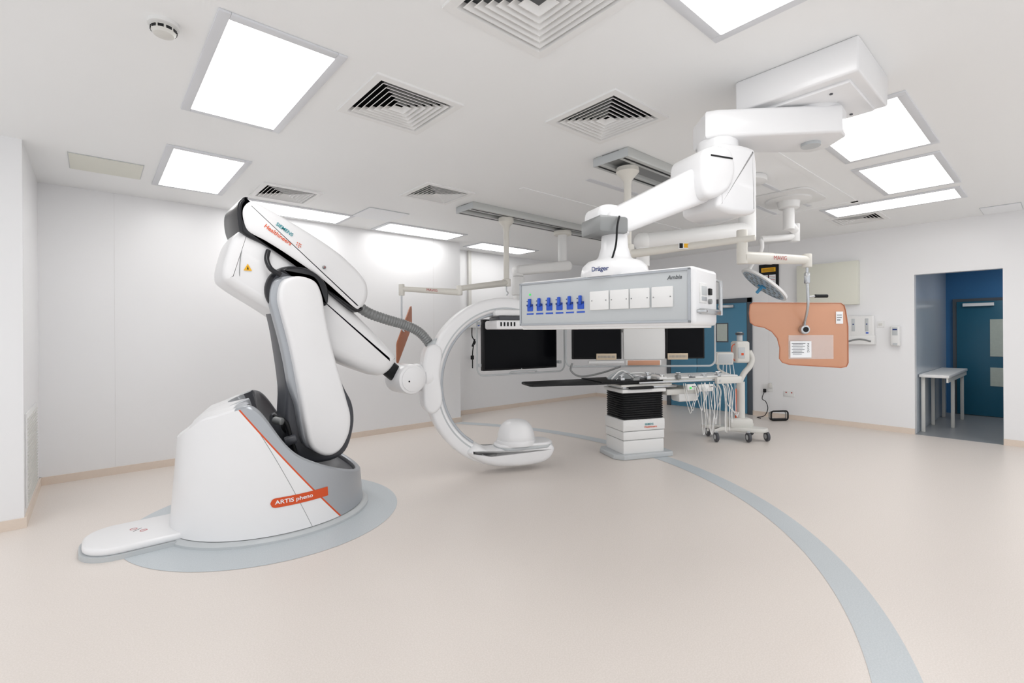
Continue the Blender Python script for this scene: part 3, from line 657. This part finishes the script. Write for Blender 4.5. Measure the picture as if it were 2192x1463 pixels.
e3=W3(2.72,5.5,2.12); g.tube([(e2.x,e2.y,2.42),(e2.x,e2.y,2.3),e3,W3(2.80,5.55,2.04),W3(2.92,5.56,1.99)],.022,M_white); g.done('spring_arm',sl)
nn=W3(-.62,.15,0); nn.z=-.78; nn.normalize()
Q=Vector((0,0,1)).rotation_difference(nn).to_matrix().to_4x4(); Q.translation=pc_
g=G(); g.lathe([(0,-.05),(.10,-.05),(.23,-.025),(.285,-.01),(.29,.015),(.275,.02),(0,.02)],M_white,Q,seg=48); g.done('lamp_head',sl)
g=G(); g.lathe([(0,.024),(.26,.024),(.26,.02)],M_bgrey,Q,seg=40)
for k in range(18):
    for rr,mm in ((.22,18),(.15,12),(.08,6)):
        if k<mm: g.cyl((rr*math.cos(2*pi*k/mm),rr*math.sin(2*pi*k/mm),.02),(rr*math.cos(2*pi*k/mm),rr*math.sin(2*pi*k/mm),.028),.02,M_mgrey,M=Q,seg=12)
g.done('lens_array',sl)
M_hand=mat('handle_blue',(70,150,196),.3)
g=G(); g.cyl((0,0,.02),(0,0,.13),.018,M_hand,M=Q,bev=.005); g.box(-.06,-.015,.03,.06,.015,.05,M_hand,.01,M=Q); g.done('handle',sl)
# ================================================================== OPERATING TABLE
tb=thing('operating_table',(4.72,3.28,0),'white pedestal operating table with black carbon top and bellows','operating table')
MT=frame((4.72,3.28),(.916,-.402))
g=G(); g.plan([(-.36,-.16),(-.28,-.25),(.34,-.25),(.36,-.2),(.36,.25),(-.3,.25),(-.36,.16)],0,.055,.012,M_lgrey,M=MT); g.done('floor_plate',tb)
g=G()
for z0,z1,x in ((.05,.20,.0),(.205,.30,.004),(.305,.43,.008)): g.box(-.26-x,-.20-x,z0,.26+x,.20+x,z1,M_white,.012,3,M=MT)
g.box(-.25,-.19,.06,.25,.19,.42,M_mgrey,M=MT); g.done('pedestal',tb)
g=G()
for k in range(12): 
    z=.43+k*.0255
    g.box(-.255,-.195,z+.002,.255,.195,z+.0235,M_mblack,.009,1,M=MT); 
g.box(-.24,-.18,.43,.24,.18,.74,M_mblack,M=MT); g.done('bellows',tb)
g=G(); g.box(-.28,-.22,.73,.28,.22,.77,M_white,.01,M=MT); g.box(-.25,-.18,.77,.45,.18,.80,M_steel,.006,M=MT); g.box(-.30,-.23,.80,.35,.23,.825,M_off,.008,M=MT)
g.box(-.2,-.25,.775,.1,-.21,.80,M_mblack,.004,M=MT); g.box(.3,-.2,.68,.75,.2,.75,M_off,.02,M=MT); g.box(.45,-.22,.60,.72,-.05,.70,M_white,.03,M=MT)
g.done('carriage',tb)
g=G(); g.plan([(-1.33,-.13),(-1.30,-.17),(-.6,-.23),(.25,-.24),(.25,.24),(-.6,.23),(-1.30,.17),(-1.33,.13)],.838,.862,.004,M_mblack,M=MT)
g.plan([(-.55,-.25),(.15,-.25),(.15,.25),(-.55,.25)],.862,.872,.003,M_mblack,M=MT); g.done('table_top',tb)
g=G(); g.box(.22,-.25,.83,1.30,.25,.865,M_off,.01,M=MT); g.box(.25,-.23,.865,1.27,.23,.89,M_white,.01,M=MT)
for s in (-.265,.265): g.box(-.1,s-.006,.835,1.27,s+.006,.855,M_steel,.003,M=MT)
g.done('mattress_section',tb)
for (x,y,w,h,m) in ((-.28,-.2,.05,.06,M_steel),(-.12,-.22,.08,.05,M_mgrey),(.05,-.2,.05,.08,M_steel),(.22,-.22,.10,.05,M_white),(.42,-.24,.05,.07,M_mgrey),(.62,-.2,.1,.03,M_black),(.8,-.2,.06,.04,M_lgrey),(1.0,-.2,.05,.06,M_steel)):
    g=G(); g.box(x-w/2,y-.03,.87,x+w/2,y+.03,.87+h*.6,m,.006,M=MT); g.cyl((x,y,.87+h*.5),(x,y,.87+h),.014,m,M=MT,bev=.003); g.cyl((x-.03,y,.87+h),(x+.03,y,.87+h),.008,M_steel,M=MT,seg=12); g.done('rail_clamp',tb)
g=G(); g.tube([(-.35,-.2,.88),(-.2,-.15,.95),(0,-.2,.90),(.2,-.1,.93),(.3,-.2,.88)],.007,M_steel,M=MT); g.done('arm_support',tb)
g=G(); g.pillow(catmull([(-.36,.872),(-.24,.965),(-.14,.975),(-.02,.90),(.08,.885),(.1,.872)],4),-.06,-.03,.004,M_lgrey,M=MT); g.tube([(-.36,-.12,.88),(-.22,-.10,.97),(-.08,-.12,.885)],.009,M_white,M=MT); g.done('arm_support',tb)
g=G(); g.tube([(-.3,.1,.88),(0,0,.93),(.3,.1,.9)],.012,M_white,M=MT); g.done('arm_support',tb)
for (a,m) in (((.5,-.3,.74,.62,-.262,.81),M_white),((.66,-.3,.72,.86,-.262,.80),M_white),((.9,-.31,.80,1.25,-.262,.88),M_off)):
    g=G(); g.box(*a,m,.010,M=MT); g.box(a[0]+.03,-.315,a[2]+.02,a[0]+.05,-.299,a[5]-.03,M_green if a[0]<.6 else M_lgrey,.002,M=MT)
    for k in range(3): g.cyl((a[3]-.02-k*.016,-.303,a[5]-.025),(a[3]-.02-k*.016,-.298,a[5]-.025),.005,M_mblack,M=MT,seg=8)
    g.done('control_box',tb)
for k in range(15):
    g=G(); x=.58+k*.036; dz=random.uniform(.2,.58); xe=min(1.15,x+random.uniform(-.16,.16)); yo=random.uniform(-.02,.02)
    g.tube([(x,-.29+yo,.80),(x+.02,-.32+yo,.70),(x*.7+xe*.3,-.33+yo,.82-dz*.8),((x+xe)/2,-.33+yo,.78-dz),(x*.25+xe*.75,-.33+yo,.80-dz*.85),(xe,-.32+yo,.78-dz*.3),(xe+.01,-.28,.82)],.0038,M_white if k%3 else M_off,M=MT,seg=8)
    g.done('cable',tb)
def onT(x,z): return onplane(MT@Vector((x,-.212,z)),MT.to_3x3()@Vector((1,0,0)),(0,0,1))
text('SIEMENS',.11,M_teal,onT(.06,.375),tb,bold=True); text('Healthineers',.16,M_oink,onT(.08,.345),tb,bold=True)
tr_=thing('injector_trolley',(6.34,2.80,0),'white wheeled injector stand with a curved column and castors','medical trolley')
MI=frame((6.36,2.80),W(1,0))
g=G(); g.plan(catmull([(-.40,-.18),(-.2,-.06),(.05,-.2),(.22,-.22),(.30,-.12),(.18,.05),(.30,.22),(.2,.26),(0,.12),(-.36,.22),(-.42,.16),(-.25,.02)],4),.12,.17,.015,M_off,M=MI); g.box(-.16,-.1,.16,.14,.12,.28,M_off,.03,M=MI); g.done('base_frame',tr_)
for (x,y) in ((-.37,-.16),(.02,-.20),(.28,-.15),(.25,.21),(-.34,.18)):
    g=G(); g.cyl((x-.018,y,.065),(x+.018,y,.065),.062,M_dgrey,M=MI,bev=.01); g.cyl((x-.02,y,.065),(x+.02,y,.065),.03,M_lgrey,M=MI); g.tube([(x,y,.12),(x,y,.14)],.02,M_lgrey,M=MI,smooth=False); g.done('castor',tr_,label='dark rubber castor')
g=G(); g.tube([(0,0,.2),(.02,0,.5),(.0,0,.7),(.06,0,.85),(.14,0,.95),(.17,0,1.05),(.13,0,1.15)],.035,M_off,M=MI,seg=16); g.cyl((-.055,-.02,.25),(-.055,-.02,.66),.010,M_orange,M=MI); g.cyl((.02,0,.2),(.02,0,.75),.05,M_off,M=MI); g.done('column',tr_)
g=G(); g.box(-.08,-.1,1.0,.10,.08,1.28,M_off,.03,3,M=MI); g.box(-.06,-.108,1.06,.03,-.098,1.2,M_lgrey,.01,M=MI); g.cyl((.01,0,1.26),(.01,0,1.40),.035,M_lgrey,M=MI,bev=.008); g.cyl((.01,0,1.36),(.01,0,1.39),.05,M_dgrey,M=MI); g.box(-.02,-.11,1.1,.01,-.106,1.13,M_orange,M=MI); g.tube([(-.07,-.05,1.25),(-.12,-.06,1.2),(-.10,-.06,1.05),(-.04,-.05,1.02)],.006,M_orange,M=MI); g.done('injector_head',tr_)
g=G(); g.box(-.38,-.05,1.0,-.16,.03,1.16,M_off,.02,M=MI@Matrix.Rotation(.15,4,'X')); g.box(-.36,-.053,1.02,-.18,-.049,1.14,M_lgrey,.004,M=MI@Matrix.Rotation(.15,4,'X')); g.tube([(-.27,0,1.0),(-.25,0,.9),(-.02,0,.8)],.015,M_off,M=MI); g.done('display_unit',tr_)
for k in range(4):
    g=G(); g.tube([(-.22+k*.04,-.04,1.0),(-.24+k*.05,-.07,.8),(-.2+k*.04,-.08,.5-k*.05),(-.1+k*.02,-.07,.36),(-.05,-.05,.30)],.0045,M_white,M=MI,seg=8); g.done('cable',tr_)
# ================================================================== WALL ITEMS (right wall)
g=G(); g.box(8.28,1.95,1.79,8.38,2.75,2.42,M_cab,.006); g.box(8.276,1.97,1.81,8.28,2.73,2.40,M_cab,.002); g.done('wall_cabinet',label='cream rectangular panel cabinet mounted on the white wall',category='cabinet')
e=thing('film_viewer',(8.38,3.19,2.1),'black wall panel with yellow notice and small charts','wall panel')
g=G(); g.box(8.35,3.04,2.08,8.38,3.34,2.51,M_mblack,.004); g.done('panel',e)
g=G(); g.box(8.345,3.08,2.38,8.35,3.30,2.45,M_yel); g.box(8.345,3.08,2.15,8.35,3.18,2.33,M_paper); g.box(8.345,3.2,2.15,8.35,3.3,2.33,M_paper)
for k in range(6): g.box(8.343,3.085,2.17+k*.026,8.346,3.295,2.175+k*.026,M_red if k%2 else M_dink)
for k in range(3): g.box(8.343,3.10,2.395+k*.016,8.346,3.28,2.4+k*.016,M_mblack)
g.done('notice',e)
e=thing('towel_dispenser',(8.32,1.93,1.2),'white wall-mounted twin paper dispenser with grey slots','towel dispenser')
g=G(); g.box(8.28,1.77,1.33,8.38,2.10,1.62,M_white,.015,3); g.box(8.27,1.76,1.21,8.38,2.11,1.34,M_white,.01); g.done('body',e)
for y in (1.85,2.01): g=G(); g.box(8.275,y-.02,1.40,8.281,y+.02,1.58,M_lgrey,.004); g.cyl((8.274,y,1.5),(8.279,y,1.5),.009,M_navy); g.done('window_slot',e)
g=G(); g.tube([(8.268,y,z) for y,z in [(1.80,1.255),(1.935,1.285),(2.07,1.255)]],.012,M_mgrey); g.done('paper_slot',e)
g=G(); g.box(8.275,1.83,1.365,8.281,1.86,1.385,M_blue); g.done('badge',e)
e=thing('soap_dispenser',(8.34,1.53,1.18),'small white wall-mounted soap dispenser with blue label','soap dispenser')
g=G(); g.box(8.29,1.48,1.19,8.38,1.59,1.47,M_white,.02,3); g.done('body',e); g=G(); g.box(8.285,1.505,1.34,8.291,1.565,1.45,M_lgrey,.004); g.box(8.283,1.51,1.41,8.287,1.56,1.43,M_navy); g.done('label_window',e); g=G(); g.box(8.28,1.51,1.2,8.30,1.56,1.235,M_lgrey,.006); g.done('lever',e)
g=G(); g.box(8.37,1.67,1.45,8.38,1.75,1.54,M_white,.003); g.box(8.366,1.69,1.48,8.371,1.73,1.51,M_off,.002); g.done('light_switch',label='white square light switch on the wall',category='light switch')
e=thing('wall_socket',(8.375,2.9,.37),'white twin wall socket with red switches','electrical socket')
g=G(); g.box(8.37,2.82,.36,8.38,2.98,.45,M_white,.003); g.done('plate',e)
for y in (2.86,2.94): g=G(); g.box(8.366,y-.01,.42,8.371,y+.01,.435,M_red); g.done('switch',e)
e=thing('wall_socket',(8.375,3.25,.4),'white wall socket with black plugs pushed in','electrical socket')
g=G(); g.box(8.37,3.14,.42,8.38,3.30,.54,M_white,.003); g.done('plate',e)
g=G(); g.box(8.33,3.24,.40,8.37,3.28,.46,M_mblack,.006); g.done('plug',e); g=G(); g.box(8.33,3.15,.48,8.37,3.2,.56,M_off,.006); g.done('plug',e)
g=G(); pts=[(8.33,3.26,.41),(8.30,3.28,.3),(8.34,3.24,.25),(8.32,3.2,.15),(8.28,3.22,.05),(8.25,3.26,.012),(8.15,3.3,.01),(8.08,3.22,.01)]
g.tube(pts,.006,M_mblack,seg=8); g.done('power_cable',label='black power cable trailing from the wall socket to the floor',category='cable')
g=G(); fr=rrect(-.14,0,.14,.14,.04,5); fr.append(fr[0]); Mq=frame((8.12,2.95),W(1,.1),.012)
g.tube([(p.x,0,p.y) for p in fr],.012,M_mblack,M=Mq,smooth=False); g.tube([(p.x,.05,p.y*.9) for p in fr],.008,M_mgrey,M=Mq,smooth=False); g.box(-.13,-.02,0,.13,.06,.02,M_mblack,.004,M=Mq)
g.done('footswitch',label='black footswitch with hoop guard lying on the floor',category='foot pedal')
e=thing('bench_table',(9.55,1.16,0),'white bench table with square metal legs beside blue-grey wall','table')
g=G(); g.box(8.60,1.02,.76,10.45,1.33,.80,M_white,.006); g.box(8.62,1.03,.70,10.43,1.05,.76,M_off); g.done('tabletop',e)
for (x,y) in ((8.7,1.30),(9.35,1.07),(9.45,1.30),(10.3,1.07),(10.4,1.30)):
    g=G(); g.box(x-.02,y-.02,0,x+.02,y+.02,.76,M_off,.003); g.done('leg',e)
e=thing('service_socket_panel',(4.9,6.8,.9),'white socket strip with blue outlets and hanging black cables','electrical socket')
g=G(); g.box(4.85,6.76,1.5,5.4,6.82,1.64,M_white,.006); g.done('trunking',e)
for k in range(3): g=G(); g.box(5.08+k*.07,6.755,1.53,5.12+k*.07,6.76,1.6,M_blue,.003); g.done('outlet',e)
g=G(); g.tube([(4.95,6.75,1.5),(4.93,6.72,1.35),(4.99,6.71,1.25),(4.92,6.71,1.18),(4.98,6.71,1.3),(4.94,6.72,1.1),(4.95,6.74,.8)],.009,M_mblack,seg=8); g.box(4.92,6.72,.95,4.97,6.76,1.02,M_mblack,.005); g.done('hanging_cable',e)
# ================================================================== WORLD + CAMERA
w=bpy.data.worlds.new('World'); scene.world=w; w.use_nodes=True; w.node_tree.nodes['Background'].inputs[0].default_value=(.95,.97,1,1); w.node_tree.nodes['Background'].inputs[1].default_value=1.2
try:
    scene.view_settings.view_transform='Standard'; scene.view_settings.exposure=0; scene.view_settings.look='None'
except Exception as ex: print(ex)
cam=bpy.data.cameras.new('camera'); co=bpy.data.objects.new('camera',cam); bpy.context.collection.objects.link(co)
cam.sensor_width=36; cam.lens=1030/2192*36; cam.shift_y=-17.5/2192; cam.clip_start=.05
rho=math.radians(.35)
fw=Vector((.6561,.7547,0)).normalized(); rt=Vector((fw.y,-fw.x,0)); up=Vector((0,0,1))
r2=rt*math.cos(rho)-up*math.sin(rho); u2=up*math.cos(rho)+rt*math.sin(rho)
Mx=Matrix.Identity(4); Mx.col[0][:3]=r2; Mx.col[1][:3]=u2; Mx.col[2][:3]=-fw; Mx.col[3][:3]=(0,0,1.4)
co.matrix_world=Mx; scene.camera=co
